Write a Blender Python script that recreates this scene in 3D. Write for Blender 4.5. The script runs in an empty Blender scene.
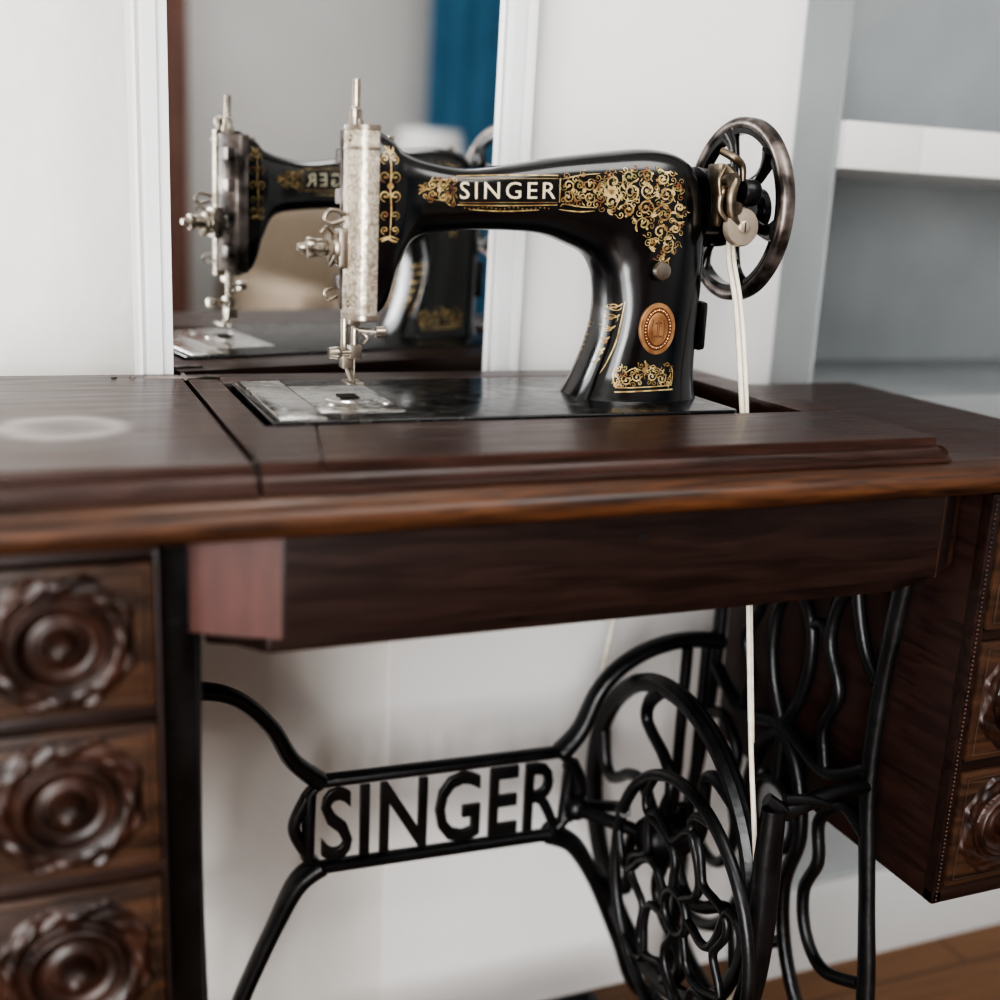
import bpy, bmesh, math, random
from mathutils import Vector, Matrix
from mathutils.bvhtree import BVHTree
random.seed(7)
pi=math.pi; sin=math.sin; cos=math.cos
SC=bpy.context.scene; COL=SC.collection

# ---------------------------------------------------------------- materials
def mat(name, base, rough=.5, metal=0, coat=0, base2=None, scale=(1,1,1), nscale=20, detail=6, bump=0, bscale=60, rvar=0, lo=.35, hi=.65, dist=0, spec=.5):
    m=bpy.data.materials.new(name); m.use_nodes=True; nt=m.node_tree; N=nt.nodes; Lk=nt.links
    b=N["Principled BSDF"]
    b.inputs["Base Color"].default_value=(*base,1); b.inputs["Roughness"].default_value=rough
    b.inputs["Metallic"].default_value=metal; b.inputs["Coat Weight"].default_value=coat
    b.inputs["Coat Roughness"].default_value=.12; b.inputs["Specular IOR Level"].default_value=spec
    tc=N.new("ShaderNodeTexCoord"); mp=N.new("ShaderNodeMapping"); mp.inputs["Scale"].default_value=scale
    Lk.new(tc.outputs["Object"],mp.inputs[0])
    if base2 is not None or rvar:
        n=N.new("ShaderNodeTexNoise"); n.inputs["Scale"].default_value=nscale; n.inputs["Detail"].default_value=detail; n.inputs["Distortion"].default_value=dist
        Lk.new(mp.outputs[0],n.inputs["Vector"])
        if base2 is not None:
            r=N.new("ShaderNodeValToRGB"); r.color_ramp.elements[0].position=lo; r.color_ramp.elements[1].position=hi
            r.color_ramp.elements[0].color=(*base,1); r.color_ramp.elements[1].color=(*base2,1)
            Lk.new(n.outputs[0],r.inputs[0]); Lk.new(r.outputs[0],b.inputs["Base Color"])
        if rvar:
            mr=N.new("ShaderNodeMapRange"); mr.inputs["From Min"].default_value=.3; mr.inputs["From Max"].default_value=.7
            mr.inputs["To Min"].default_value=rough; mr.inputs["To Max"].default_value=rough+rvar
            Lk.new(n.outputs[0],mr.inputs[0]); Lk.new(mr.outputs[0],b.inputs["Roughness"])
    if bump:
        n2=N.new("ShaderNodeTexNoise"); n2.inputs["Scale"].default_value=bscale; n2.inputs["Detail"].default_value=5
        Lk.new(mp.outputs[0],n2.inputs["Vector"])
        bp=N.new("ShaderNodeBump"); bp.inputs["Strength"].default_value=bump; bp.inputs["Distance"].default_value=.004
        Lk.new(n2.outputs[0],bp.inputs["Height"]); Lk.new(bp.outputs[0],b.inputs["Normal"])
    return m
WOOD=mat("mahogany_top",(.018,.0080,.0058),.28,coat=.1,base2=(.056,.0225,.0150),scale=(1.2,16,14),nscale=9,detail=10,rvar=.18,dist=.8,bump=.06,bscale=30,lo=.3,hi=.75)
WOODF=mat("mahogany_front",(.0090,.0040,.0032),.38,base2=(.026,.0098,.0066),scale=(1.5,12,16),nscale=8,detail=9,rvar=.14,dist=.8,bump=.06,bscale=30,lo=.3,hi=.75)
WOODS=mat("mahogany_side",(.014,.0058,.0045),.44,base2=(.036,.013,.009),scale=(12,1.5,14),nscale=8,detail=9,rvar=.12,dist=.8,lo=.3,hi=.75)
WOODE=mat("worn_walnut_edge",(.018,.008,.0055),.30,base2=(.150,.060,.024),scale=(1.5,20,20),nscale=9,detail=10,rvar=.16,lo=.34,hi=.82,dist=.8)
WOODR=mat("reddish_lit_wood",(.052,.0155,.012),.42,base2=(.092,.031,.024),scale=(8,8,2),nscale=8,lo=.3,hi=.7)  # reddish wood, made lighter to carry the light on the left chamfer
CARVE=mat("carved_walnut",(.010,.0048,.0035),.32,base2=(.044,.017,.010),nscale=40,rvar=.1,bump=.1)
WOODD=mat("drawer_walnut",(.018,.009,.0055),.42,base2=(.064,.029,.0145),scale=(2,10,14),nscale=7,detail=8,rvar=.1,dist=1)
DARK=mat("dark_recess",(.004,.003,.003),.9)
JAPAN=mat("black_japanning",(.0030,.0030,.0034),.12,coat=.35,rvar=.14,nscale=14,bump=.04,bscale=18,base2=(.006,.0055,.006))
BEDM=mat("worn_black_bed",(.006,.006,.007),.12,base2=(.07,.065,.058),nscale=70,detail=10,rvar=.15,lo=.56,hi=.80)
IRON=mat("black_cast_iron",(.0038,.0038,.0042),.28,base2=(.010,.010,.011),nscale=25,rvar=.12,bump=.18,bscale=90,spec=.45)
NICK=mat("nickel",(.50,.46,.39),.22,metal=1,base2=(.28,.24,.20),nscale=45,rvar=.2)
STEEL=mat("polished_slide_plate",(.80,.79,.77),.12,metal=1,base2=(.50,.49,.46),nscale=60,rvar=.2,lo=.45,hi=.75)
ENGR=mat("engraved_nickel",(.66,.60,.50),.34,metal=.75,base2=(.40,.34,.27),nscale=95,detail=2,rvar=.1,bump=.30,bscale=120,lo=.42,hi=.60,dist=3.5)
DULL=mat("worn_rim_metal",(.045,.038,.035),.3,metal=.9,base2=(.36,.31,.285),nscale=35,rvar=.2,lo=.40,hi=.66)
GOLD=mat("gold_decal",(.26,.165,.065),.40,metal=.3,base2=(.54,.41,.20),nscale=140,lo=.4,hi=.6)
GREEN=mat("green_gold_decal",(.20,.07,.035),.4,metal=.3,base2=(.27,.25,.10),nscale=140)
CREAM=mat("letter_gold",(.58,.50,.33),.4,metal=.1,base2=(.74,.68,.51),nscale=90)
COPPER=mat("copper_badge",(.36,.17,.08),.32,metal=.7,base2=(.62,.35,.175),nscale=90)
COPD=mat("copper_badge_dark",(.16,.07,.035),.4,metal=.6)
BELT=mat("cream_leather_belt",(.66,.59,.47),.7,base2=(.78,.73,.63),nscale=90)
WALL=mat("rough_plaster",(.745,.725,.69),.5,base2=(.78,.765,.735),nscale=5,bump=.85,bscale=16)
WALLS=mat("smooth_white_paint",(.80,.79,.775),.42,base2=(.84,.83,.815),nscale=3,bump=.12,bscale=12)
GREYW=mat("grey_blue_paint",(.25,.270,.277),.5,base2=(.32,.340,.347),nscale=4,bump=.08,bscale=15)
TRIM=mat("white_gloss_trim",(.82,.82,.82),.3)
SHELF=mat("white_shelf_paint",(.66,.66,.65),.35)
BOARD=mat("grey_white_baseboard",(.42,.42,.415),.4)
CEIL=mat("ceiling_paint",(.8,.8,.79),.8)
BACKW=mat("back_wall_paint",(.72,.72,.71),.7,base2=(.78,.775,.77),nscale=2)
BLUE=mat("blue_fabric",(.055,.17,.30),.8,base2=(.07,.20,.34),nscale=10)
REDW=mat("reddish_wardrobe_wood",(.14,.07,.055),.5,base2=(.20,.11,.09),scale=(10,10,1),nscale=6)
BEIGE=mat("beige_upholstery",(.32,.26,.20),.8,base2=(.42,.34,.26),nscale=40)
def floor_mat():
    m=bpy.data.materials.new("oak_floorboards"); m.use_nodes=True; nt=m.node_tree; N=nt.nodes; Lk=nt.links
    b=N["Principled BSDF"]; b.inputs["Roughness"].default_value=.4
    tc=N.new("ShaderNodeTexCoord"); br=N.new("ShaderNodeTexBrick"); br.inputs["Scale"].default_value=1.0
    br.inputs["Brick Width"].default_value=1.1; br.inputs["Row Height"].default_value=.11; br.inputs["Mortar Size"].default_value=.0015
    br.inputs["Color1"].default_value=(.17,.080,.035,1); br.inputs["Color2"].default_value=(.24,.118,.053,1); br.inputs["Mortar"].default_value=(.02,.01,.006,1)
    mp=N.new("ShaderNodeMapping"); mp.inputs["Scale"].default_value=(2,30,1); n=N.new("ShaderNodeTexNoise"); n.inputs["Scale"].default_value=3; n.inputs["Detail"].default_value=8
    mx=N.new("ShaderNodeMixRGB"); mx.blend_type='MULTIPLY'; mx.inputs[0].default_value=.6
    Lk.new(tc.outputs["Object"],br.inputs[0]); Lk.new(tc.outputs["Object"],mp.inputs[0]); Lk.new(mp.outputs[0],n.inputs[0])
    Lk.new(br.outputs[0],mx.inputs[1]); Lk.new(n.outputs[0],mx.inputs[2]); Lk.new(mx.outputs[0],b.inputs["Base Color"])
    return m
FLOOR=floor_mat()
MIRR=bpy.data.materials.new("mirror_silver"); MIRR.use_nodes=True
_b=MIRR.node_tree.nodes["Principled BSDF"]; _b.inputs["Base Color"].default_value=(.80,.81,.81,1); _b.inputs["Metallic"].default_value=1; _b.inputs["Roughness"].default_value=.015
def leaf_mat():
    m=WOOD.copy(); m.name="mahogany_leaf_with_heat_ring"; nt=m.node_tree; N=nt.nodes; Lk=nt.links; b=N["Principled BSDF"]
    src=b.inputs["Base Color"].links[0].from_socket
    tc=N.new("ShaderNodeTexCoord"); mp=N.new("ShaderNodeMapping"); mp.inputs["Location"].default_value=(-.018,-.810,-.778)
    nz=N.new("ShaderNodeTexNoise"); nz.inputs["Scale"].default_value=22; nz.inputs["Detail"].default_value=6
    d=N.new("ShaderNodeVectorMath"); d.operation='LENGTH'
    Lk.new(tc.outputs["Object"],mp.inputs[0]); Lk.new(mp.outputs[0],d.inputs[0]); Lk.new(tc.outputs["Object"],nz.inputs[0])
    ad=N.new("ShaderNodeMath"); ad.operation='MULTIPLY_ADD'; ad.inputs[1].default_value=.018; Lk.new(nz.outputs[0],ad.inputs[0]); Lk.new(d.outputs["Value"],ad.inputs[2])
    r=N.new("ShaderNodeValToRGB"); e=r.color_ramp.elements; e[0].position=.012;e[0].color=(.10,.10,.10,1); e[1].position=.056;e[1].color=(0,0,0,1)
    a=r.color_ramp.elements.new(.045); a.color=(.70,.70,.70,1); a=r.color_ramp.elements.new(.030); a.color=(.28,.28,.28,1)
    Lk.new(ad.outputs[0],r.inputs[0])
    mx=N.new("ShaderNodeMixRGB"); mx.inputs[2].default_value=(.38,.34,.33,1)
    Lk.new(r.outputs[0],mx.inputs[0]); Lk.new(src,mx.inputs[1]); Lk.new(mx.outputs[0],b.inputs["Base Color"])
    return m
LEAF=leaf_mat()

# ---------------------------------------------------------------- mesh helpers
class Part:
    def __init__(s): s.V=[];s.F=[]
    def add(s,V,F):
        o=len(s.V); s.V+= [tuple(v) for v in V]; s.F+=[tuple(i+o for i in f) for f in F]; return s
    def bm(s,b):
        b.verts.index_update(); s.add([v.co.copy() for v in b.verts],[[v.index for v in f.verts] for f in b.faces]); b.free(); return s
    def box(s,x0,x1,y0,y1,z0,z1,bev=0,seg=2):
        b=bmesh.new(); bmesh.ops.create_cube(b,size=1)
        for v in b.verts: v.co=Vector(((x0+x1)/2+v.co.x*(x1-x0),(y0+y1)/2+v.co.y*(y1-y0),(z0+z1)/2+v.co.z*(z1-z0)))
        if bev: bmesh.ops.bevel(b,geom=b.edges[:],offset=bev,segments=seg,profile=.6,affect='EDGES')
        return s.bm(b)
    def prism(s,pts,axis,a0,a1,bev=0,seg=2):
        b=bmesh.new()
        def mk(p,a):
            c=list(p); c.insert(axis,a); return b.verts.new(c)
        A=[mk(p,a0) for p in pts]; B=[mk(p,a1) for p in pts]; n=len(pts)
        b.faces.new(A); b.faces.new(B[::-1])
        for i in range(n): b.faces.new((A[i],B[i],B[(i+1)%n],A[(i+1)%n]))
        bmesh.ops.recalc_face_normals(b,faces=b.faces[:])
        if bev: bmesh.ops.bevel(b,geom=b.edges[:],offset=bev,segments=seg,profile=.6,affect='EDGES')
        return s.bm(b)
    def tube(s,pts,r,n=10,flat=None,ref=None,closed=False,sm=6):
        P=[Vector(p) for p in pts]; R=r if isinstance(r,(list,tuple)) else [r]*len(P)
        P,R=cat(P,R,sm,closed)
        m=len(P); up=Vector(ref) if ref else None; V=[];F=[]
        last=None
        for i in range(m):
            if closed: t=(P[(i+1)%m]-P[i-1])
            else: t=P[min(i+1,m-1)]-P[max(i-1,0)]
            if t.length<1e-9: t=Vector((0,0,1))
            t.normalize()
            if up is not None: a=up-t*up.dot(t)
            else:
                a=(last if last is not None else (Vector((0,1,0)) if abs(t.y)<.9 else Vector((1,0,0)))); a=a-t*a.dot(t)
            a.normalize(); last=a; c=t.cross(a); fa,fb=flat or (1,1)
            for k in range(n):
                th=2*pi*k/n; V.append(P[i]+a*cos(th)*R[i]*fa+c*sin(th)*R[i]*fb)
        mm=m if closed else m-1
        for i in range(mm):
            j=(i+1)%m
            for k in range(n): F.append((i*n+k,i*n+(k+1)%n,j*n+(k+1)%n,j*n+k))
        if not closed: F.append(tuple(range(n))[::-1]); F.append(tuple((m-1)*n+k for k in range(n)))
        return s.add(V,F)
    def lathe(s,prof,c,axis=0,n=40,closed=False):
        V=[];F=[]; m=len(prof); c=Vector(c)
        for a,r in prof:
            r=max(r,1e-5)
            for k in range(n):
                th=2*pi*k/n; v=[cos(th)*r,sin(th)*r]; v.insert(axis,a); V.append(c+Vector(v))
        for i in range(m if closed else m-1):
            j=(i+1)%m
            for k in range(n): F.append((i*n+k,i*n+(k+1)%n,j*n+(k+1)%n,j*n+k))
        if not closed: F.append(tuple(range(n))[::-1]); F.append(tuple((m-1)*n+k for k in range(n)))
        return s.add(V,F)
    def sphere(s,c,r,sx=1,sy=1,sz=1,n=16):
        b=bmesh.new(); bmesh.ops.create_uvsphere(b,u_segments=n,v_segments=n//2+2,radius=r)
        for v in b.verts: v.co=Vector((c[0]+v.co.x*sx,c[1]+v.co.y*sy,c[2]+v.co.z*sz))
        return s.bm(b)
    def xf(s,M,start=0):
        for i in range(start,len(s.V)): s.V[i]=tuple(M@Vector(s.V[i]))
        return s
    def obj(s,name,material,parent=None,angle=38,recalc=True):
        me=bpy.data.meshes.new(name); me.from_pydata(s.V,[],s.F); me.update()
        if recalc:
            b=bmesh.new(); b.from_mesh(me); bmesh.ops.recalc_face_normals(b,faces=b.faces[:]); b.to_mesh(me); b.free()
        me.shade_smooth()
        if angle: me.set_sharp_from_angle(angle=math.radians(angle))
        me.materials.append(material); o=bpy.data.objects.new(name,me); COL.objects.link(o)
        if parent: o.parent=parent
        return o
def cat(P,R,sm,closed):
    if sm<=1 or len(P)<3: return P,R
    n=len(P); Q=[];S=[]
    for i in range(n if closed else n-1):
        if closed: p0,p1,p2,p3=P[i-1],P[i],P[(i+1)%n],P[(i+2)%n]; r1,r2=R[i],R[(i+1)%n]
        else: p0,p1,p2,p3=P[max(i-1,0)],P[i],P[i+1],P[min(i+2,n-1)]; r1,r2=R[i],R[i+1]
        for k in range(sm):
            t=k/sm
            Q.append(.5*((2*p1)+(p2-p0)*t+(2*p0-5*p1+4*p2-p3)*t*t+(3*p1-p0-3*p2+p3)*t**3)); S.append(r1+(r2-r1)*t)
    if not closed: Q.append(P[-1]); S.append(R[-1])
    return Q,S
def empty(name):
    o=bpy.data.objects.new(name,None); COL.objects.link(o); o.empty_display_size=.05; return o
def text_geo(body,extrude,offset,bevel=0,res=3,spacing=1.0):
    cu=bpy.data.curves.new("txt",'FONT'); cu.body=body; cu.size=1; cu.extrude=extrude; cu.offset=offset; cu.bevel_depth=bevel; cu.resolution_u=res; cu.space_character=spacing
    o=bpy.data.objects.new("txt",cu); COL.objects.link(o); dg=bpy.context.evaluated_depsgraph_get()
    me=bpy.data.meshes.new_from_object(o.evaluated_get(dg)); bpy.data.objects.remove(o)
    V=[v.co.copy() for v in me.vertices]; F=[tuple(p.vertices) for p in me.polygons]
    x0=min(v.x for v in V);x1=max(v.x for v in V);y0=min(v.y for v in V);y1=max(v.y for v in V)
    V=[Vector(((v.x-x0)/(x1-x0),(v.y-y0)/(y1-y0),v.z)) for v in V]
    return V,F

# ================================================================ ROOM
def one(name,m,fn,parent=None,angle=38):
    p=Part(); fn(p); return p.obj(name,m,parent,angle)
WB=1.135; XC=.800; YS=1.060
one("floor",FLOOR,lambda p:p.box(-1.6,3.2,-2.1,1.5,-.05,0))
one("ceiling",CEIL,lambda p:p.box(-1.6,3.2,-2.1,1.5,2.6,2.65))
one("wall_back",WALL,lambda p:(p.box(-1.6,.36,WB,1.5,0,2.6),p.box(-1.5,.335,1.098,WB+.001,0,.69)))  # plaster; its darker tone stops at the cabinet's shadow edge, painting part of it
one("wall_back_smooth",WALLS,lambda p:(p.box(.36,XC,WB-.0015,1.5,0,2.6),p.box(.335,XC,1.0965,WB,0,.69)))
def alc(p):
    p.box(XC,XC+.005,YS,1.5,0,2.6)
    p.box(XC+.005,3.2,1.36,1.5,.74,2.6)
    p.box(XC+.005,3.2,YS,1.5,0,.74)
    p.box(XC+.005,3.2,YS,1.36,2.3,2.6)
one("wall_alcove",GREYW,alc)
def wr(p):
    p.box(-1.6,-1.47,-2.1,-2.0,0,2.6); p.box(-.70,3.2,-2.1,-2.0,0,2.6); p.box(-1.47,-.70,-2.1,-2.0,2.3,2.6); p.box(-1.47,-.70,-2.1,-2.0,0,.10)  # opening made for the added rear window
one("wall_rear",BACKW,wr)
one("wall_right",BACKW,lambda p:p.box(3.1,3.2,-2.0,YS,0,2.6))
def wl(p):
    p.box(-1.6,-1.5,-2,-1.92,0,2.6); p.box(-1.6,-1.5,-.45,WB,0,2.6); p.box(-1.6,-1.5,-1.92,-.45,0,.12); p.box(-1.6,-1.5,-1.92,-.45,2.4,2.6)
one("wall_left",WALLS,wl)
def win(p):
    for y in (-1.92,-1.21,-.49): p.box(-1.57,-1.52,y,y+.04,.12,2.4,.004)
    for z in (.12,.75,1.55,2.36): p.box(-1.57,-1.52,-1.92,-.45,z,z+.04,.004)
one("window_1",TRIM,win)
def added_win(p):
    for x in (-1.47,-1.105,-.74): p.box(x,x+.04,-2.07,-2.03,.10,2.3,.004)
    for z in (.10,.8,1.55,2.26): p.box(-1.47,-.70,-2.07,-2.03,z,z+.04,.004)
one("added_rear_window",TRIM,added_win)  # unseen window, added to carry the rear fill light
def wardrobe(p):
    p.box(.50,1.22,-1.98,-1.66,.0,2.05,.004); p.box(.48,1.24,-1.985,-1.64,2.05,2.10,.006); p.box(.49,1.23,-1.98,-1.65,.0,.10,.004)
    for x0,x1 in ((.515,.855),(.865,1.205)):
        p.box(x0,x1,-1.665,-1.645,.12,2.03,.004)
        for z0,z1 in ((.2,.95),(1.05,1.95)): p.box(x0+.06,x1-.06,-1.65,-1.638,z0,z1,.005)
    p.sphere((.84,-1.63,1.0),.014); p.sphere((.88,-1.63,1.0),.014)
one("wardrobe",REDW,wardrobe)
one("baseboard_alcove",BOARD,lambda p:p.prism([(1.043,0),(YS,0),(YS,.118),(1.05,.118),(1.043,.108)],0,XC,3.1))
shelf=Part(); shelf.box(XC+.0055,.905,YS-.01,1.36,.9875,1.036,.0015); shelf.box(.9058,2.2,YS-.01,1.36,.9875,1.036,.0015)
shelf.obj("wall_shelf",SHELF)

# ---- mirror with moulded white frame
mir=empty("wall_mirror")
nrm=Vector((-.127,.9918,.020)).normalized(); xa=Vector((.992,.127,0)).normalized(); za=xa.cross(nrm).normalized(); xa=nrm.cross(za)
O=nrm*1.037+Vector((0,0,.935)); O=O-nrm*(Vector((0,0,.935)).dot(nrm))
MM=Matrix.Identity(4)
for i in range(3): MM[i][0]=xa[i];MM[i][1]=nrm[i];MM[i][2]=za[i];MM[i][3]=O[i]
def loc_of(X): return (X-O.x)/xa.x
mx0=loc_of(.1170); mx1=loc_of(.4235)
zb=-.20
p=Part(); p.box(mx0-.004,mx1+.004,.003,.005,zb,1.15); p.xf(MM); p.obj("mirror_glass",MIRR,mir)
def mould(p,x0,x1):
    w=x1-x0
    pr=[(x0,.022),(x0,.002),(x0+w*.08,-.001),(x0+w*.16,.001),(x0+w*.2,.004),(x0+w*.28,.004),(x0+w*.34,-.002),(x0+w*.66,-.002),(x0+w*.72,.003),(x0+w*.80,.003),(x0+w*.86,-.003),(x0+w*.97,-.003),(x1,.0),(x1,.022)]
    p.prism(pr,2,zb,1.15)
p=Part(); mould(p,mx0-.0285,mx0); mould(p,mx1,mx1+.0385)
p.box(mx0-.0285,mx1+.0385,-.003,.022,1.10,1.17,.003); p.box(mx0-.0285,mx1+.0385,.001,.022,zb-.03,zb,.003)
p.xf(MM); p.obj("frame",TRIM,mir,angle=30)

# ---- things across the room, seen in the mirror
def cur(p):
    pts=[]
    for i in range(61):
        t=i/60; pts.append((2.28+t*.56,-1.93+.005*sin(t*30)))
    for i in range(60,-1,-1):
        t=i/60; pts.append((2.28+t*.56,-1.924+.005*sin(t*30)))
    p.prism(pts,2,.02,2.45)
one("blue_curtain",BLUE,cur)
lamp=empty("floor_lamp")
p=Part(); p.lathe([(0,.13),(.012,.13),(.02,.02),(.03,.011),(.95,.011)],(2.02,-1.5,.001),2,24); p.obj("stand",NICK,lamp)
p=Part(); p.lathe([(.84,.15),(1.06,.105),(1.058,.10),(.842,.146)],(2.02,-1.5,0),2,32,closed=True); p.obj("shade",TRIM,lamp)
arm=empty("armchair")
p=Part(); p.box(1.45,1.85,-1.85,-1.2,.12,.40,.04,4); p.box(1.45,1.85,-1.93,-1.75,.3,.78,.06,4); p.box(1.38,1.51,-1.85,-1.2,.12,.56,.05,4); p.box(1.79,1.92,-1.85,-1.2,.12,.56,.05,4); p.box(1.52,1.78,-1.74,-1.18,.38,.48,.04,4)
p.obj("upholstery",BEIGE,arm)
p=Part()
for x in (1.44,1.86):
    for y in (-1.82,-1.25): p.lathe([(0,.014),(.13,.022)],(x,y,.0),2,12)
p.obj("legs",WOODE,arm)

# ================================================================ TABLE
tab=empty("treadle_sewing_table")
YB=1.044
def slab(p,x0,x1,y0,y1,z0,z1,r):
    pts=[(y1,z0),(y1,z1)]
    pts+= [(y0+r*1.2,z1)]
    for k in range(9):
        a=pi/2+pi*k/8; pts.append((y0+r*.9+cos(a)*r*.9,(z0+z1)/2+sin(a)*(z1-z0)/2*.86))
    pts+=[(y0+r*1.2,z0)]
    p.prism(pts[::-1],0,x0,x1)
HX0,HX1,HY0,HY1=.152,.598,.797,.988
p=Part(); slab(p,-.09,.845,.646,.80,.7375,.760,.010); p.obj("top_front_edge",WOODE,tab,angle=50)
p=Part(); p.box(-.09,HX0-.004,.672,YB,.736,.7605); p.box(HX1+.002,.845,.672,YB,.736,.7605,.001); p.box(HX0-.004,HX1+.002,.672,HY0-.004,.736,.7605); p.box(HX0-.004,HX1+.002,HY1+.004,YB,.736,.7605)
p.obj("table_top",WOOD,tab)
p=Part()
p.prism([(.1245,.683),(.1630,.683),(.1855,HY0),(.1502,HY0),(.1502,YB-.002),(.1245,YB-.002)],2,.7612,.778,.0005,1)
p.prism([(.1637,.683),(.640,.683),(.640,HY0),(.1862,HY0)],2,.7612,.778,.0005,1)
p.box(.1505,.640,HY1,YB-.002,.7612,.778,.0003)
p.box(HX1,.640,HY0+.0002,HY1-.0002,.7612,.778,.0003)
p.obj("centre_lid",WOOD,tab)
p=Part(); p.prism([(.6835,.7608),(.6835,.772),(.677,.7705),(.6745,.767),(.6745,.7645),(.670,.763),(.670,.7608)],0,.1245,.645); p.prism([(.6395,.7608),(.6395,.772),(.643,.770),(.645,.766),(.645,.7608)],1,.675,YB-.004)
p.obj("lid_moulding",WOOD,tab)
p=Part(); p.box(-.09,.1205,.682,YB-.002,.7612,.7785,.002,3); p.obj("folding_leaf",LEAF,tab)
p=Part(); p.prism([(.6825,.7608),(.6825,.773),(.674,.771),(.6715,.767),(.6715,.7645),(.667,.763),(.667,.7608)],0,-.09,.1215); p.obj("leaf_moulding",WOOD,tab)
p=Part()
for y in (1.022,):
    p.box(.09,.152,y-.006,y+.006,.778,.7792,.0004); p.tube([(.1225,y-.010,.7792),(.1225,y+.010,.7792)],.0022,10,sm=1)
for x in (.065,.08,.098,.14): p.lathe([(0,.0028),(.001,.0022)],(x,1.022,.7785),2,12)
p.box(.1195,.1255,.683,.686,.7612,.779,.0006)
p.obj("hinges",DULL,tab)
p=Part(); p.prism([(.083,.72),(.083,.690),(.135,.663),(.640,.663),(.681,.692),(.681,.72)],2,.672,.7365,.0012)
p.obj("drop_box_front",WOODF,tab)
p=Part(); p.prism([(.0824,.6896),(.1338,.6630),(.1342,.6643),(.0836,.691)],2,.6718,.7362); p.obj("corner_block_lit_face",WOODR,tab)  # chamfer face with the light falling on it put into its colour
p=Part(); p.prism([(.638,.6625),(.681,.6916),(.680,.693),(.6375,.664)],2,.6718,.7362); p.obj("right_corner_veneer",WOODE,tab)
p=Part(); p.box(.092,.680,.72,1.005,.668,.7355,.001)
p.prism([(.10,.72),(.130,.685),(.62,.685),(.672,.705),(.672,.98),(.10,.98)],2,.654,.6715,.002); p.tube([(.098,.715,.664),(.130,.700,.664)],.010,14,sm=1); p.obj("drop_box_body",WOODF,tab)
p=Part(); p.lathe([(0,.0028),(.0015,.0028),(.002,.002)],(.378,.6612,.722),1,14); p.obj("lock_escutcheon",DARK,tab)
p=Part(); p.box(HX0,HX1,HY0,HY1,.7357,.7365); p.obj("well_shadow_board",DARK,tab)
def rosette(p,cx,cz,y,R):
    nr=50; nt=128; V=[];F=[]
    for i in range(nr+1):
        t=i/nr
        for k in range(nt):
            th=2*pi*k/nt
            sq=1/((abs(cos(th))**4+abs(sin(th))**4)**.25)
            out=R*(.74+.26*sq)*(1+.030*cos(8*th+pi)+.016*cos(16*th))
            r=t*out; q=r/R
            if q<.23: h=.017*math.sqrt(max(0,1-(q/.23)**2))+.004
            elif q<.29: h=.003
            elif q<.54: h=.0035-.0030*sin((q-.29)/.25*pi)
            elif q<.66: h=.0035+.0045*sin((q-.54)/.12*pi)
            elif q<.72: h=.0015
            else:
                w=min(1,(q-.72)*9)
                h=.0022+.0018*sin(min(1,(q-.72)/.20)*pi)+w*(.0010*cos(8*th)*cos(q*22)+.0007*sin(16*th+q*26))
            if t>.94: h*=max(0,(1-t)/.06)
            V.append((cx+cos(th)*r,y-h,cz+sin(th)*r))
    for i in range(nr):
        for k in range(nt): F.append((i*nt+k,i*nt+(k+1)%nt,(i+1)*nt+(k+1)%nt,(i+1)*nt+k))
    p.add(V,F)
def cabinet(name,x0,x1,zb,divs,dx0,dx1,cx,beads):
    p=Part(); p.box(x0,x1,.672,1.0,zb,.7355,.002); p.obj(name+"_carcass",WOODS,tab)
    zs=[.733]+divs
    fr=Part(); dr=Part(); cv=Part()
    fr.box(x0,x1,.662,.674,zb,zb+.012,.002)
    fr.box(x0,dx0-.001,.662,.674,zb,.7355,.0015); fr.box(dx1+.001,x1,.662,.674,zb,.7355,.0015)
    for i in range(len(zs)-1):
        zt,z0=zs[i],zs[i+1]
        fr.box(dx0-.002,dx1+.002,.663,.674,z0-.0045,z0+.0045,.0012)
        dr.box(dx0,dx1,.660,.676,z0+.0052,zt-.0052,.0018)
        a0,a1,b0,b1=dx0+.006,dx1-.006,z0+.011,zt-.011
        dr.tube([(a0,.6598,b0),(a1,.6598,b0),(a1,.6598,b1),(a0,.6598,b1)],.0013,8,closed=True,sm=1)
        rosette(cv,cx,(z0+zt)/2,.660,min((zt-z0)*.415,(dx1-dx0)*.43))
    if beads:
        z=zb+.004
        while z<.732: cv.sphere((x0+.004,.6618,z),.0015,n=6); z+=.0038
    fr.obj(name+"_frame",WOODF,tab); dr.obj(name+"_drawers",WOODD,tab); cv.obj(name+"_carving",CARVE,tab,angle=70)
cabinet("left_cabinet",-.060,.0635,.40,[.634,.530,.415],-.046,.0595,.0075,False)
cabinet("right_cabinet",.6845,.810,.377,[.618,.503,.388],.6955,.800,.747,True)

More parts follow.
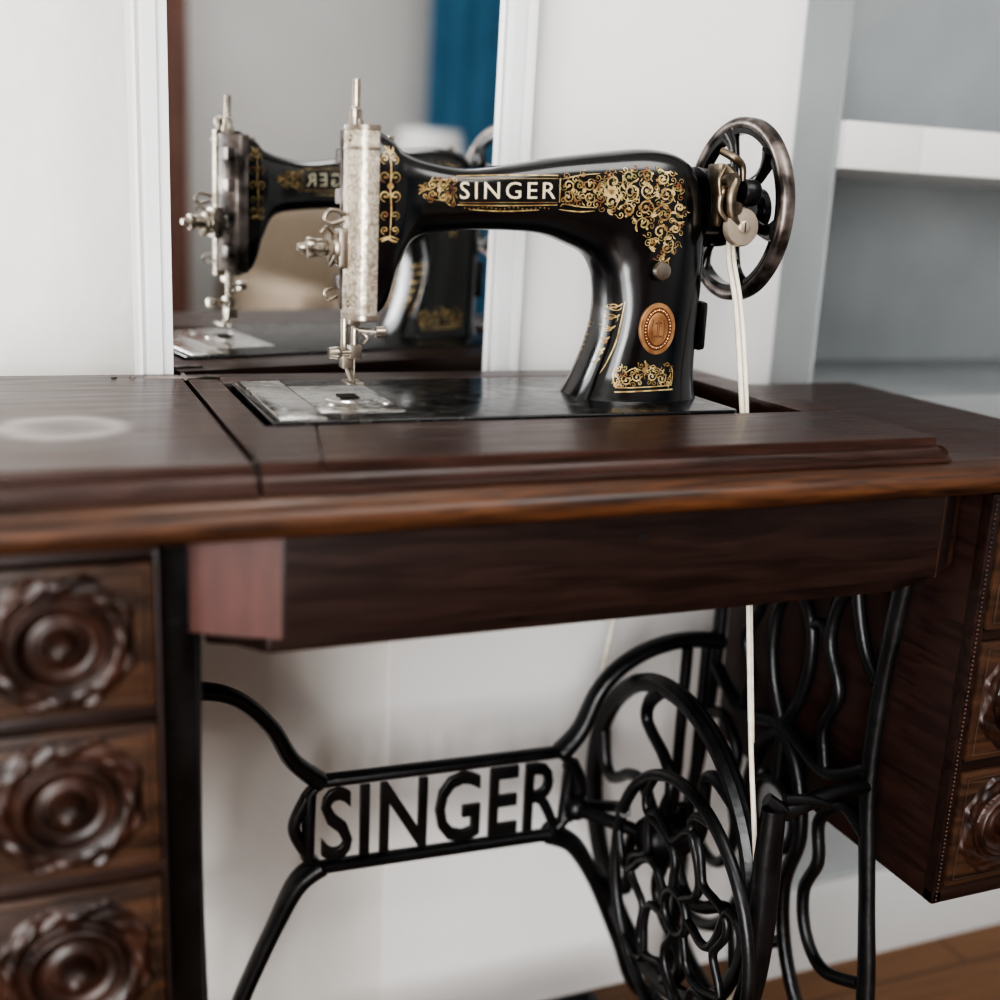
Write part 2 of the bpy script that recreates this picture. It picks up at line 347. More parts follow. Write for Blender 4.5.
# ------------ cast iron treadle base
ir=Part()
def side_frame(X,s=1):
    def T(pts,r,**k): ir.tube([(X,a,b) for a,b in pts],r,**k)
    T([(.722,.735),(.722,.66),(.732,.56),(.733,.46),(.715,.35),(.70,.26),(.69,.12),(.672,.03),(.645,.012)],[.010,.009,.008,.008,.008,.009,.010,.012,.010],flat=(.8,1.1),ref=(1,0,0))
    T([(.998,.735),(.998,.66),(.985,.56),(.987,.46),(1.0,.35),(1.015,.26),(1.02,.12),(1.035,.03),(1.055,.012)],[.010,.009,.008,.008,.008,.009,.010,.012,.010],flat=(.8,1.1),ref=(1,0,0))
    T([(.71,.728),(1.01,.728)],.009,sm=1)
    T([(.69,.13),(.76,.10),(.86,.085),(.96,.10),(1.02,.13)],.009)
    T([(.735,.47),(.79,.44),(.86,.455),(.93,.44),(.985,.47)],.007)
    for m in (1,-1):
        def f(pts): return [(.86+m*(a-.86),b) for a,b in pts]
        T(f([(.73,.70),(.765,.68),(.778,.63),(.760,.575),(.738,.55)]),[.008,.007,.006,.006,.006],n=8)
        T(f([(.778,.63),(.80,.60),(.805,.56),(.785,.52),(.80,.48),(.79,.44)]),.006,n=8)
        T(f([(.86,.72),(.825,.70),(.805,.66),(.82,.625),(.855,.60)]),[.007,.006,.006,.006,.006],n=8)
        T(f([(.86,.60),(.835,.57),(.83,.53),(.84,.49),(.86,.455)]),.006,n=8)
        T(f([(.805,.56),(.82,.575),(.835,.565)]),.005,n=8)
        T(f([(.728,.41),(.76,.42),(.79,.39),(.785,.35),(.80,.31),(.79,.27),(.76,.25),(.71,.27)]),[.007,.006,.006,.006,.006,.006,.006,.006],n=8)
        T(f([(.86,.45),(.83,.42),(.815,.36),(.83,.30),(.82,.24),(.79,.19),(.75,.165),(.70,.16)]),.007,n=8)
        T(f([(.82,.24),(.845,.22),(.86,.18)]),.006,n=8)
    T([(.86+.035*cos(2*pi*k/20),.36+.035*sin(2*pi*k/20)) for k in range(21)],.006,n=8)
    T([(.86,.455),(.86,.395)],.006,sm=1); T([(.86,.325),(.86,.09)],.006,sm=1)
side_frame(.664)
side_frame(.087)
ir.box(.0660,.0885,.700,.716,.03,.7355,.003)
Y=.98
def ST(pts,r,f=(1.25,.9)): ir.tube([(a,Y,b) for a,b in pts],r,n=12,flat=f,ref=(0,1,0),sm=8)
ST([(.087,.505),(.125,.505),(.158,.493),(.188,.462),(.208,.425),(.235,.399)],[.010,.009,.008,.008,.009,.010])
ST([(.235,.312),(.212,.295),(.189,.25),(.162,.19),(.138,.13),(.087,.06)],[.012,.011,.009,.009,.009,.010])
ST([(.484,.394),(.505,.417),(.522,.455),(.545,.480),(.58,.497),(.62,.503),(.664,.498)],[.011,.010,.009,.009,.009,.009,.010])
ST([(.475,.304),(.505,.285),(.535,.235),(.570,.155),(.598,.09),(.664,.04)],[.012,.011,.009,.009,.009,.010])
ir.tube([(.224,Y,.389),(.234,Y,.400),(.482,Y,.395),(.496,Y,.382),(.492,Y,.316),(.478,Y,.302),(.234,Y,.309),(.222,Y,.322)],.0066,n=10,flat=(1.2,1),ref=(0,1,0),closed=True,sm=1)
ir.tube([(.222,Y,.387),(.209,Y,.355),(.222,Y,.325)],.006,n=10)
ir.tube([(.496,Y,.380),(.508,Y,.348),(.494,Y,.318)],.009,n=10)
nm=Part()
V,F=text_geo("SINGER",.05,-.010,.026,3,1.06)
for i,v in enumerate(V):
    V[i]=Vector((.2350+v.x*.2520, Y-.001-v.z*.040, .3150+v.y*.0770-(v.x*.005)))
nm.add(V,F)
nm.obj("name_letters",IRON,tab,angle=30)
ir.sphere((.500,Y-.012,.335),.013); ir.tube([(.495,.97,.335),(.52,.93,.337),(.553,.885,.335)],.007)
ir.tube([(.615,.965,.50),(.615,.965,.27)],.006,sm=1); ir.tube([(.637,.965,.50),(.637,.965,.27)],.005,sm=1)
ir.tube([(.664,.733,.455),(.62,.722,.462),(.575,.716,.458),(.548,.716,.455)],[.007,.006,.008,.008])
ir.tube([(.560,.712,.470),(.585,.710,.466),(.605,.712,.456)],.004)
ir.tube([(.545,.716,.470),(.556,.712,.462),(.568,.716,.452)],.006)
ir.tube([(.551,.713,.462),(.5500,.712,.42),(.5500,.711,.36),(.548,.712,.30),(.541,.718,.25),(.530,.728,.20),(.52,.74,.12)],[.009,.0105,.011,.0105,.010,.010,.010],flat=(1,1.2))
GX=.522; gy,gz=.80,.315
def GR(pts,r): ir.tube([(GX,a,b) for a,b in pts],r,n=8)
ir.tube([(GX,gy+.118*cos(2*pi*k/28),gz+.125*sin(2*pi*k/28)) for k in range(28)],.0058,n=8,closed=True,sm=3)
for k in range(7):
    a=2*pi*k/7+.2; P=[]
    for i in range(9):
        q=.02+.098*i/8; b=a+.30*sin(i/8*2*pi)
        P.append((gy+q*cos(b),gz+q*1.05*sin(b)))
    GR(P,.0042)
rr,am,nn=.076,.012,7
ir.tube([(GX,gy+(rr+am*cos(nn*2*pi*k/98))*cos(2*pi*k/98),gz+1.05*(rr+am*cos(nn*2*pi*k/98))*sin(2*pi*k/98)) for k in range(98)],.0040,n=8,closed=True,sm=1)
ir.tube([(GX,gy+.020*cos(2*pi*k/16),gz+.020*sin(2*pi*k/16)) for k in range(16)],.0045,n=8,closed=True,sm=2)
ir.tube([(GX,.905,.36),(.535,.94,.345),(.52,.975,.33)],.006)
ir.obj("iron_treadle_frame",IRON,tab,angle=50)
fw=Part(); FX,FY,FZ,FR=.556,.885,.338,.158
fw.lathe([(-.009,FR-.008),(-.009,FR-.001),(-.003,FR+.003),(0,FR-.001),(.003,FR+.003),(.009,FR-.001),(.009,FR-.008),(.004,FR-.015),(-.004,FR-.015)],(FX,FY,FZ),0,80,closed=True)
fw.lathe([(-.022,.014),(-.022,.020),(-.008,.026),(.008,.026),(.022,.020),(.022,.014)],(FX,FY,FZ),0,30)
for k in range(6):
    a=2*pi*k/6+.35; P=[]
    for i in range(9):
        q=.02+(FR-.03)*i/8; b=a+.28*sin(i/8*2*pi)
        P.append((FX,FY+q*cos(b),FZ+q*sin(b)))
    fw.tube(P,[.008,.007,.0062,.006,.006,.006,.0062,.007,.008],n=10)
fw.obj("flywheel",IRON,tab,angle=50)
pd=Part(); pd.tube([(.585,.90,.36),(.60,.92,.20),(.59,.93,.08)],.006)
pd.tube([(.087,.93,.075),(.664,.93,.075)],.006,sm=1)
for y in (.76,.80,.84,.88,.92,.96,1.0): pd.tube([(.22,y,.075),(.55,y,.075)],.005,sm=1,n=8)
for x in (.22,.275,.33,.385,.44,.495,.55): pd.tube([(x,.76,.075),(x,1.0,.075)],.005,sm=1,n=8)
pd.obj("treadle_pedal",IRON,tab,angle=50)

# ================================================================ SEWING MACHINE
sm_=empty("sewing_machine"); MY=.890
b=Part(); b.prism([(.156,.800),(.534,.800),(.540,.806),(.540,.982),(.534,.987),(.163,.987),(.156,.980)],2,.766,.780,.0016,3)
b.obj("bed",BEDM,sm_)
s=Part(); s.box(.162,.196,.806,.980,.7795,.7812,.0008); s.box(.1968,.262,.830,.950,.7795,.7810,.0006); s.obj("slide_plate",STEEL,sm_)
s=Part()
s.lathe([(0,.0205),(.0006,.0205),(.0008,.019)],(.234,.888,.7810),2,40); s.box(.224,.244,.884,.892,.7812,.7820,.0006)
for x in (.212,.255): s.lathe([(0,.003),(.0008,.0028)],(x,.86,.7810),2,12)
s.obj("needle_plate",STEEL,sm_)
f_=Part()
for i in range(4): f_.box(.2245,.2395,.8795+i*.0052,.8812+i*.0052,.7820,.7832)
f_.obj("feed_dogs",DULL,sm_)

prs=[((.246,.987),(.246,.845),.0265),((.262,.979),(.257,.852),.0275),((.2705,.971),(.2655,.878),.0265),((.288,.965),(.281,.905),.0235),((.320,.961),(.314,.9125),.0215),
((.354,.965),(.356,.9145),.0215),((.400,.9735),(.390,.913),.0235),((.441,.980),(.414,.906),.0265),((.482,.9845),(.434,.897),.029),((.512,.979),(.4435,.884),.032),
((.530,.960),(.4475,.870),.034),((.5365,.925),(.449,.850),.035),((.537,.88),(.446,.830),.036),((.536,.838),(.440,.812),.037),((.536,.805),(.434,.797),.039),((.537,.7885),(.429,.7865),.042),((.539,.7795),(.425,.7795),.044)]
Pt=[Vector((a[0],MY,a[1])) for a,_,_ in prs]; Pb=[Vector((b_[0],MY,b_[1])) for _,b_,_ in prs]; W=[w for *_,w in prs]
Qt,Ws=cat(Pt,W,6,False); Qb,_=cat(Pb,W,6,False)
NA=40; A=Part(); V=[];F=[]
for t_,b_,w in zip(Qt,Qb,Ws):
    c=(t_+b_)/2; h=(t_-b_)/2
    for k in range(NA):
        th=2*pi*k/NA; cc,ss=cos(th),sin(th); e=2/3.1
        a=math.copysign(abs(cc)**e,cc); d=math.copysign(abs(ss)**e,ss)
        v=c+h*a; v.y=MY+w*d; V.append(v)
m=len(Qt)
for i in range(m-1):
    for k in range(NA): F.append((i*NA+k,i*NA+(k+1)%NA,(i+1)*NA+(k+1)%NA,(i+1)*NA+k))
F.append(tuple(range(NA))); F.append(tuple((m-1)*NA+k for k in range(NA))[::-1])
A.add(V,F); A.obj("arm_and_pillar",JAPAN,sm_,angle=50)
BV=BVHTree.FromPolygons([Vector(v) for v in A.V],[f for f in A.F])
def fy(x,z,s=1):
    h=BV.ray_cast(Vector((x,.5 if s>0 else 1.3,z)),Vector((0,s,0)))
    return h[0].y if h[0] is not None else None
p=Part(); p.box(.534,.5425,.866,.914,.82,.862,.004); p.lathe([(.530,.034),(.544,.033),(.548,.028),(.552,.020)],(0,MY,.939),0,40); p.obj("pillar_end",JAPAN,sm_)

# ---- decals following the front surface (decal sheet units); a copy of each goes on the back of the arm as well
gold=Part(); green=Part()
def D(px,py): return (.346+(px-500)*.00084, .945-(py-190)*.00078+(px-500)*.00003)
def ribbon(P,w,part=None,taper=True):
    part=part or gold
    Q=[Vector((a,b_,0)) for a,b_ in P]; Q,_=cat(Q,[1]*len(Q),4,False); m=len(Q)
    for side in (1,-1):
        V=[];ok=[]
        for i in range(m):
            t=Q[min(i+1,m-1)]-Q[max(i-1,0)]
            if t.length<1e-9: t=Vector((1,0,0))
            t.normalize(); n=Vector((-t.y,t.x,0)); ww=w*(.35+.65*sin(pi*min(1,max(0,i/(m-1))))) if taper else w
            for s_ in (-.5,.5):
                q=Q[i]+n*ww*s_; x,z=D(q.x,q.y); y=fy(x,z,side); ok.append(y is not None and (MY-y)*side>.002); V.append((x,(y or .9)-.0004*side,z))
        F=[(2*i,2*i+1,2*i+3,2*i+2) for i in range(m-1) if ok[2*i] and ok[2*i+1] and ok[2*i+2] and ok[2*i+3]]
        part.add(V,F)
def dot(cx,cy,r,part=None,sy=1,n=10):
    part=part or gold; V=[]
    x,z=D(cx,cy); y=fy(x,z)
    if y is None: return
    V.append((x,y-.00045,z))
    for k in range(n):
        x,z=D(cx+r*cos(2*pi*k/n),cy+r*sy*sin(2*pi*k/n)); y=fy(x,z)
        if y is None: return
        V.append((x,y-.00045,z))
    part.add(V,[(0,1+k,1+(k+1)%n) for k in range(n)])
def scroll(cx,cy,r,a0,turns,sg=1,w=1.6,part=None,lead=None):
    n=int(10*turns)+6; P=[]
    for i in range(n+1):
        t=i/n; a=a0+sg*2*pi*turns*t; q=r*(1-.82*t); P.append((cx+q*cos(a),cy+q*sin(a)))
    if lead: P=[lead]+P
    ribbon(P,w,part); dot(P[-1][0],P[-1][1],w*.9,part)
def leafy(x,y,a,l,w=2.2,part=None):
    ribbon([(x,y),(x+l*.5*cos(a+.25),y+l*.5*sin(a+.25)),(x+l*cos(a),y+l*sin(a))],w,part)
def fill(poly,rmin,w,seed,keep=[]):
    rnd=random.Random(seed); pts=list(keep); xs=[q[0] for q in poly]; ys=[q[1] for q in poly]
    def ins(x,y):
        c=False; n=len(poly)
        for i in range(n):
            x1,y1=poly[i];x2,y2=poly[i-1]
            if (y1>y)!=(y2>y) and x<(x2-x1)*(y-y1)/(y2-y1)+x1: c=not c
        return c
    for _ in range(900):
        x=rnd.uniform(min(xs),max(xs)); y=rnd.uniform(min(ys),max(ys))
        if ins(x,y) and all((x-a)**2+(y-b_)**2>rmin**2 for a,b_ in pts):
            pts.append((x,y)); a=rnd.uniform(0,6.3)
            scroll(x,y,rmin*.55,a,1.0,rnd.choice((1,-1)),w,green if rnd.random()<.6 else gold); leafy(x+rmin*.5*cos(a),y+rmin*.5*sin(a),a+1.3,rmin*.6,w*1.2,green if rnd.random()<.5 else gold)
ribbon([(458,176.5),(500,175),(558,174.5)],1.0,taper=False); ribbon([(458,204),(505,204.5),(558,203.5)],1.0,taper=False)
ribbon([(455,179),(455,202)],1.3,taper=False); ribbon([(560,177),(560,201)],1.3,taper=False)
ribbon([(460,179),(558,177.5)],.7,green,False); ribbon([(460,201.8),(558,201)],.7,green,False)
V,F=text_geo("SINGER",0,.004,0,3,1.25)
b2=bmesh.new(); vv=[b2.verts.new((v.x*95,v.y*16.5,0)) for v in V]
for f in F:
    try: b2.faces.new([vv[i] for i in f])
    except: pass
bmesh.ops.triangulate(b2,faces=b2.faces[:]); b2.verts.index_update()
LT=Part()
for side in (1,-1):
    lv=[]
    for v in b2.verts:
        u=v.co.x if side>0 else 95-v.co.x
        x,z=D(460.5+u,198.5-v.co.y-(u*.01)); y=fy(x,z,side); lv.append((x,(y or .89-.02*side)-.0007*side,z))
    LT.add(lv,[[v.index for v in f.verts] for f in b2.faces])
b2.free()
LT.obj("name_lettering",CREAM,sm_,angle=0,recalc=False)
for sg in (1,-1):
    scroll(445,190+sg*6,6,-pi/2*sg,1.1,-sg,1.6); scroll(434,190+sg*4.5,4.5,pi/2*sg,1.1,sg,1.4,lead=(450,190+sg*10))
    leafy(428,190,pi+sg*.5,9); leafy(452,190+sg*9,pi+sg*.9,8,1.8)
leafy(432,190,pi,12,2.6); dot(440,190,2)
for i,x in enumerate((568,579,590,601)):
    for sg in (1,-1): scroll(x,190+sg*6-i*.3,6,-pi/2*sg+i,1.2,sg*(-1)**i,1.5,green if i%2 else gold)
    dot(x+5,189,2.2)
ribbon([(562,178),(580,174),(600,172)],1.2); ribbon([(562,202),(580,205),(598,206)],1.2)
ribbon([(470,208.5),(505,210),(540,208.5)],1.4); ribbon([(560,208),(580,210),(596,209)],1.4)
for k in range(20): dot(466+k*4.4,207+.8*sin(k),.8,green)
cl=[(614,180,9,0,1.3,1),(612,200,8,2,1.3,-1),(630,174,7,1,1.2,1),(632,190,10,3,1.5,-1),(630,208,7,4,1.2,1),(648,172,7,2,1.2,-1),(650,188,9,0,1.5,1),(648,206,9,1,1.4,-1),(646,222,7,3,1.2,1),
(665,176,7,5,1.3,1),(669,193,9,2,1.5,-1),(667,212,9,4,1.4,1),(664,230,8,1,1.3,-1),(672,246,6,0,1.2,1),(682,184,5,3,1.1,-1),(684,206,6,2,1.1,1),(680,226,6,5,1.2,1),(656,240,5,2,1.1,-1),(668,257,4,1,1.0,1),(600,188,6,1,1.1,-1)]
for i,(x,y,r,a,t,sg) in enumerate(cl):
    scroll(x,y,r,a,t,sg,2.0,green if i%3==2 else gold); leafy(x+r*cos(a),y+r*sin(a),a+1.2*sg,8,2.6); leafy(x+r*cos(a),y+r*sin(a),a-1.6,7,2.2)
    dot(x-r*.9*cos(a+1),y-r*.9*sin(a+1),1.5)
fill([(560,176),(604,168),(640,166),(676,168),(691,182),(691,212),(686,238),(674,264),(662,260),(648,236),(630,218),(606,209),(562,204)],7.0,1.0,3)
fill([(422,184),(456,176),(456,204),(424,198)],6,1.0,5)
for k in range(6): dot(612+4.5*cos(k*pi/3),190+4.5*sin(k*pi/3),2.4)
dot(612,190,2.2,green)
for sg in (1,-1):
    c=393
    for (y,r,w_) in ((162,4.5,1.3),(178,5.5,1.4),(196,5.5,1.4),(214,4.5,1.3),(228,4,1.2)):
        scroll(c+sg*4.5,y,r,pi/2,1.1,-sg,w_,green if y in (178,214) else gold)
    leafy(c,158,-pi/2+sg*.5,9); leafy(c,236,pi/2+sg*1.2,8)
ribbon([(393,150),(394,170),(393,190),(394,210),(393,238)],1.5); dot(393,187,3); ribbon([(383,237),(393,234),(402,237)],1.4); ribbon([(386,158),(393,154),(400,158)],1.2)
for sg in (1,-1):
    c=655
    for (dx,y,r,t) in ((8,381,6,1.3),(19,384,6,1.3),(27,389,4,1.2)):
        scroll(c+sg*dx,y,r,-pi/2,t,sg,1.6)
        leafy(c+sg*dx,y-5,-pi/2+sg*.5,6,1.8)
    ribbon([(c,392),(c+sg*16,392),(c+sg*31,391.5)],1.3,taper=False); ribbon([(c,396),(c+sg*16,396),(c+sg*32,396)],1.5,taper=False)
    ribbon([(c+sg*31,391),(c+sg*32,378),(c+sg*29,370)],1.3); ribbon([(c,376),(c+sg*12,372),(c+sg*22,378)],1.3)
dot(655,374,3); leafy(655,380,-pi/2,16,3)
fill([(623,372),(631,366),(639,376),(655,366),(671,376),(681,366),(687,374),(687,390),(623,390)],6,1.0,13)
for i,(x,y) in enumerate(((627,308),(625,320),(622,332),(618,344),(614,356),(610,367))):
    scroll(x,y,4.6,i,1.2,(-1)**i,1.4,green if i%2 else gold); leafy(x,y,pi/2+.6,8,1.8); leafy(x,y,-pi/2+.9,7,1.6)
ribbon([(634,302),(631,325),(627,345),(619,366),(613,378)],1.2)
gold.obj("gold_decals",GOLD,sm_,angle=0,recalc=False); green.obj("red_green_decals",GREEN,sm_,angle=0,recalc=False)  # second object holds the reddish and green tinted ornament
bx,bz=D(667,331); by=fy(bx,bz)
p=Part()
def oval(p,rx,rz,y0,y1,n=40): p.prism([(bx+rx*cos(2*pi*k/n),bz+rz*sin(2*pi*k/n)) for k in range(n)],1,y0,y1,.0004,1)
oval(p,.0168,.0215,by-.0012,by+.003); p.obj("badge",COPPER,sm_)
p=Part(); oval(p,.0135,.0180,by-.0015,by-.0008)
p.obj("badge_field",COPD,sm_)
p=Part(); oval(p,.0095,.0135,by-.0020,by-.0010)
for k in range(36):
    a=2*pi*k/36; p.sphere((bx+.0116*cos(a),by-.0016,bz+.0157*sin(a)),.0010 if k%2 else .0007,n=6)
p.obj("badge_relief",COPPER,sm_)
p=Part()
p.tube([(bx,by-.0022,bz+.007),(bx,by-.0022,bz-.007)],.0009,sm=1,n=8); p.tube([(bx-.003,by-.0022,bz+.005),(bx+.003,by-.0022,bz+.005)],.0006,sm=1,n=8); p.tube([(bx-.004,by-.002,bz-.006),(bx+.004,by-.002,bz-.006)],.0007,sm=1,n=8)
p.tube([(bx-.005,by-.0022,bz+.008),(bx-.006,by-.0022,bz),(bx-.005,by-.0022,bz-.008)],.0006,n=8); p.tube([(bx+.005,by-.0022,bz+.008),(bx+.006,by-.0022,bz),(bx+.005,by-.0022,bz-.008)],.0006,n=8)
p.obj("badge_shuttle",COPD,sm_)
kx,kz=D(664,270); ky=fy(kx,kz)
p=Part(); p.lathe([(-.010,.0050),(-.0095,.0070),(-.006,.0080),(-.003,.0045),(.002,.0045)],(kx,ky,kz),1,24); p.obj("stitch_knob",NICK,sm_)

# ---- face plate and dark back casting
def nose(k0,k1,grow=0):
    P=[]
    for k in range(k0,k1+1):
        a=pi/2+pi*k/12; P.append((.2385+cos(a)*(.0135+grow),MY+sin(a)*(.0280+grow)))
    return P
p=Part(); p.prism([(.2475,MY-.004)]+[(.2262,MY-.004)]+nose(7,12)[:]+[(.2475,MY-.0280)],2,.8455,.9855,.0010,2); p.obj("face_plate",ENGR,sm_,angle=50)
p=Part(); p.prism([(.2475,MY+.027)]+nose(0,6,-.001)[:]+[(.2475,MY-.003)],2,.850,.984,.001,1)
for z in (.87,.90,.935,.965): p.box(.226,.236,MY+.008,MY+.024,z-.006,z+.006,.002)
p.obj("head_back_casting",DULL,sm_,angle=50)
p=Part()
rim=[(.2480,MY-.0035),(.2257,MY-.0035)]+nose(7,12,.0006)[:]+[(.2480,MY-.0286)]
p.prism(rim,2,.9690,.9715,.0004,1); p.prism(rim,2,.8440,.8485,.0005,1); p.prism(rim,2,.983,.9870,.0005,1)
p.obj("face_plate_rim",NICK,sm_)
n_=Part()
n_.tube([(.2365,MY,.983),(.2365,MY,1.020)],.0032,16,sm=1); n_.lathe([(.983,.006),(.990,.006),(.992,.0045),(.998,.0045),(.999,.003)],(.2365,MY,0),2,20)
n_.tube([(.2325,MY-.012,.985),(.2325,MY-.012,.998)],.0025,12,sm=1); n_.lathe([(.992,.0045),(.998,.0045),(1.000,.002)],(.2325,MY-.012,0),2,16)
n_.tube([(.2375,MY,.852),(.2375,MY,.814)],.003,14,sm=1); n_.tube([(.2325,MY+.012,.852),(.2325,MY+.012,.806)],.0032,14,sm=1)
n_.box(.231,.2405,MY-.006,MY+.006,.838,.845,.0015)
n_.tube([(.2405,MY-.004,.8345),(.256,MY-.008,.8335)],[.0022,.0022],12,sm=1); n_.lathe([(.252,.0045),(.259,.0045),(.260,.003)],(0,MY-.008,.8335),0,16)
n_.tube([(.235,MY-.002,.838),(.246,MY-.004,.830),(.243,MY-.006,.824)],.0014,10)
n_.box(.232,.2425,MY-.005,MY+.006,.812,.823,.0015); n_.tube([(.233,MY-.003,.817),(.220,MY-.004,.817)],.0028,12,sm=1); n_.lathe([(.216,.0042),(.222,.0050),(.224,.0050),(.226,.003)],(0,MY-.004,.817),0,16)
n_.tube([(.2375,MY,.814),(.2375,MY,.793)],.0007,8,sm=1)
n_.box(.229,.240,MY+.004,MY+.018,.803,.814,.0015); n_.tube([(.2345,MY+.012,.806),(.2345,MY+.004,.801),(.2345,MY-.006,.7945)],[.003,.0028,.0022],10,flat=(1,1))
n_.box(.2285,.2335,MY-.018,MY+.006,.7935,.7952,.0006); n_.box(.236,.241,MY-.018,MY+.006,.7935,.7952,.0006)
tz=.897
n_.lathe([(.228,.0055),(.222,.0055),(.2215,.0105),(.2195,.0118),(.2175,.0105),(.217,.0105),(.215,.0118),(.213,.0100),(.2125,.004),(.206,.004)],(0,MY-.006,tz),0,28)
n_.tube([(.2125-.0105*i/60,MY-.006+.0062*cos(i*.62),tz+.0062*sin(i*.62)) for i in range(61)],.0008,6,sm=1)
n_.lathe([(.203,.0068),(.202,.0075),(.1975,.0075),(.197,.005),(.194,.003),(.1905,.0028)],(0,MY-.006,tz),0,24)
n_.tube([(.221,MY-.008,.905),(.212,MY-.012,.912),(.207,MY-.012,.908)],.0013,8); n_.tube([(.221,MY-.004,.888),(.214,MY-.012,.884),(.217,MY-.016,.892)],.0012,8)
n_.box(.220,.230,MY-.016,MY+.004,.882,.912,.003)
n_.tube([(.226,MY-.014,.922),(.214,MY-.016,.925),(.209,MY-.016,.919),(.214,MY-.016,.915),(.224,MY-.014,.918)],.0017,8)
n_.tube([(.223,MY,.86),(.215,MY-.004,.858),(.212,MY-.004,.864),(.219,MY,.866)],.0011,8)
for z in (.977,.856): n_.sphere((.2275,MY-.016,z),.0026,sx=.6)
n_.obj("needle_and_tension_assembly",NICK,sm_,angle=50)
p=Part(); p.lathe([(0,.0042),(.003,.0042),(.004,.003)],(.262,MY,.978),2,16); p.obj("oil_cap",NICK,sm_)

# ---- hand wheel
hw=Part(); hz=.939; HXc=.577; R=.0770
hw.lathe([(-.006,R-.008),(-.007,R-.003),(-.004,R),(.004,R),(.007,R-.003),(.006,R-.008),(.002,R-.0115),(-.002,R-.0115)],(HXc,MY,hz),0,72,closed=True); hw.obj("hand_wheel_rim",DULL,sm_,angle=60)
hw=Part()
hw.lathe([(-.0058,R-.0092),(-.003,R-.0080),(0,R-.0088),(.0045,R-.0090),(.004,R-.0135),(-.005,R-.0135)],(HXc,MY,hz),0,72,closed=True)
hw.lathe([(-.044,.026),(-.040,.028),(-.032,.0285),(-.029,.024),(-.026,.0285),(-.022,.0315),(-.015,.0315),(-.012,.026),(-.006,.023),(.004,.022),(.008,.019),(.014,.016),(.018,.012)],(HXc,MY,hz),0,44)
for k in range(6):
    a=2*pi*k/6+.25
    P=[(HXc-.006+.004*min(1,i/3),MY+(.017+(R-.028)*i/6)*cos(a+.10*sin(i/6*pi)),hz+(.017+(R-.028)*i/6)*sin(a+.10*sin(i/6*pi))) for i in range(7)]
    hw.tube(P,[.0100,.0075,.0057,.0050,.0054,.0070,.0100],n=12,flat=(.7,1.1),ref=(1,0,0),sm=3)
hw.obj("hand_wheel_body",JAPAN,sm_,angle=50)
hw=Part(); hw.lathe([(.014,.0165),(.016,.0195),(.022,.0195),(.024,.017),(.0245,.006),(.027,.005)],(HXc,MY,hz),0,30); hw.obj("clutch_knob",JAPAN,sm_)
bw=Part(); dx=-.008
AG=mat("aged_nickel",(.32,.26,.19),.28,metal=1,base2=(.11,.09,.07),nscale=60,rvar=.2)
bw.box(.5335,.5385,.846,.868,.925,.975,.002)
bw.tube([(.537,.846,.972),(.541,.838,.962),(.538,.836,.948),(.541,.836,.934),(.549,.836,.925)],[.0042,.0045,.005,.0048,.004],n=10)
bw.tube([(.534,.850,.985),(.541,.842,.980),(.550,.842,.974),(.552,.842,.962)],[.003,.0035,.003,.0025],n=10)
bw.tube([(.5375,.842,.958),(.530,.838,.950),(.530,.838,.938),(.536,.836,.930)],[.0025,.003,.003,.002],n=8)
bw.lathe([(.834,.0065),(.842,.0065)],(.5385,0,.9615),1,16); bw.lathe([(.832,.0055),(.842,.0055)],(.5425,0,.940),1,16)
bw.tube([(.541+.003*cos(i*.8),.838+.003*sin(i*.8),.945+.0004*i) for i in range(44)],.0007,5,sm=1)
bw.tube([(.532,.838,.972),(.526,.836,.962),(.528,.836,.950)],.0018,8)
for v in range(len(bw.V)): bw.V[v]=(bw.V[v][0]+dx*.4,bw.V[v][1],bw.V[v][2])
bw.obj("bobbin_winder",AG,sm_,angle=50)
DX=.5475
bw=Part(); bw.lathe([(-.004,.006),(-.003,.0145),(-.0005,.0158),(.003,.0158),(.0045,.0145),(.0045,.006),(.016,.004)],(DX,.836,.9255),1,36)
bw.lathe([(-.006,.0042),(-.0055,.005),(-.003,.005)],(DX,.836,.9255),1,20); bw.obj("winder_disc",mat("brushed_disc",(.60,.52,.43),.4,metal=.75,base2=(.48,.41,.33),nscale=60),sm_)
bw=Part(); bw.box(DX-.0005,DX+.0005,.8298,.8304,.9215,.9295); bw.obj("winder_screw_slot",DARK,sm_)
bw=Part(); bw.lathe([(-.008,.004),(-.008,.010),(-.006,.011),(.004,.011),(.006,.010),(.006,.004)],(.558,.845,.953),0,20); bw.obj("winder_tyre",IRON,sm_)
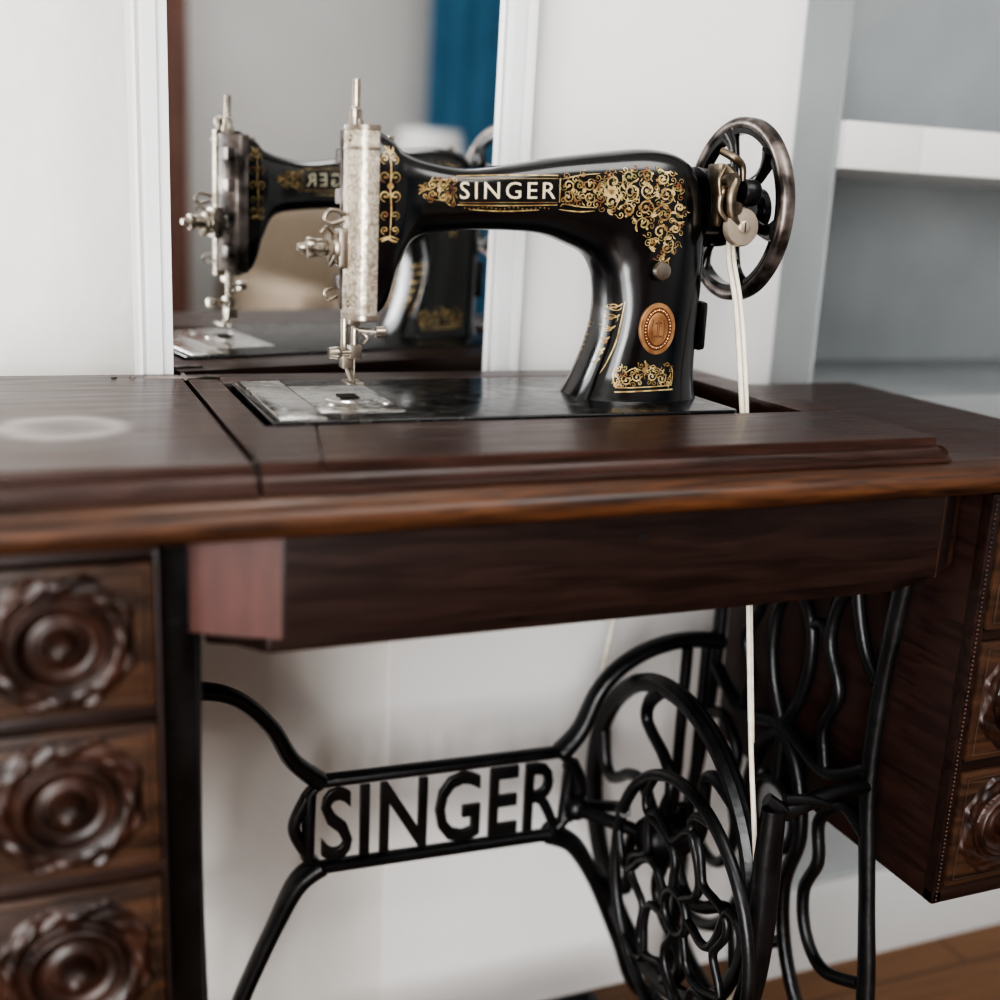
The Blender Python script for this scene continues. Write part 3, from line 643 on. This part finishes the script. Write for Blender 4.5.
# ---- drive belt
belt=Part()
loop=[(MY+.027*cos(pi*k/8),hz+.027*sin(pi*k/8)) for k in range(9)]
front=[(MY-.030,.90),(.842,.86),(.822,.79),(.79,.66),(.757,.50),(.7275,.375)]
und=[(FY-(FR+.003)*cos(a),FZ-(FR+.003)*sin(a)) for a in [pi*k/16 for k in range(1,16)]]
rear=[(1.043,.375),(1.025,.48),(.985,.64),(.955,.78),(.925,.90)]
cx_=.5535
belt.tube([(cx_,a,b_) for a,b_ in loop+front+und+rear],.0023,8,closed=True,sm=5)
bo=belt.obj("drive_belt",BELT,sm_,angle=0)
belt2=Part(); belt2.tube([(.5580,a-.001,b_) for a,b_ in [(MY-.024,.925),(MY-.030,.90),(.842,.86),(.822,.79)]]+[(.5560,.79,.66),(.555,.757,.50)],.0019,8,sm=5); belt2.obj("belt_splice",BELT,sm_,angle=0)

# ================================================================ LIGHT
w=bpy.data.worlds.new("World"); SC.world=w; w.use_nodes=True; w.node_tree.nodes["Background"].inputs[0].default_value=(.85,.92,1,1); w.node_tree.nodes["Background"].inputs[1].default_value=1.2
def area(name,loc,target,sx,sy,e,col=(1,1,1)):
    l=bpy.data.lights.new(name,'AREA'); l.shape='RECTANGLE'; l.size=sx; l.size_y=sy; l.energy=e; l.color=col
    o=bpy.data.objects.new(name,l); COL.objects.link(o); o.location=loc
    o.rotation_euler=(Vector(target)-Vector(loc)).to_track_quat('-Z','Y').to_euler(); return o
area("window_daylight",(-1.38,-1.2,1.15),(.6,.9,.65),1.2,1.9,34,(1,.994,.98))
area("rear_fill_light",(-1.08,-1.93,1.0),(.3,1.1,.4),.75,1.7,38,(1,.996,.988))  # added fill that brightens the wall under the table
area("ceiling_fill_panel",(1.0,-.6,2.5),(1.0,-.4,0),1.2,1.2,22,(1,.992,.975))  # unseen overhead panel, added only as soft fill

# ================================================================ CAMERA
Z=Vector((211,4560,1162)).normalized(); X=Vector((2918,161,-1162)); X=(X-Z*X.dot(Z)).normalized(); Yv=Z.cross(X)
cm=bpy.data.cameras.new("camera"); co=bpy.data.objects.new("camera",cm); COL.objects.link(co)
M=Matrix.Identity(4)
for i in range(3): M[i][0]=(X,Yv,Z)[i].x; M[i][1]=(X,Yv,Z)[i].y; M[i][2]=(X,Yv,Z)[i].z
M[2][3]=.935
co.matrix_world=M; cm.lens=41.83; cm.sensor_width=36; cm.clip_start=.02
cm.dof.use_dof=True; cm.dof.focus_distance=.965; cm.dof.aperture_fstop=2.3
SC.camera=co
SC.view_settings.view_transform='AgX'; SC.view_settings.look='AgX - High Contrast'; SC.view_settings.exposure=.45
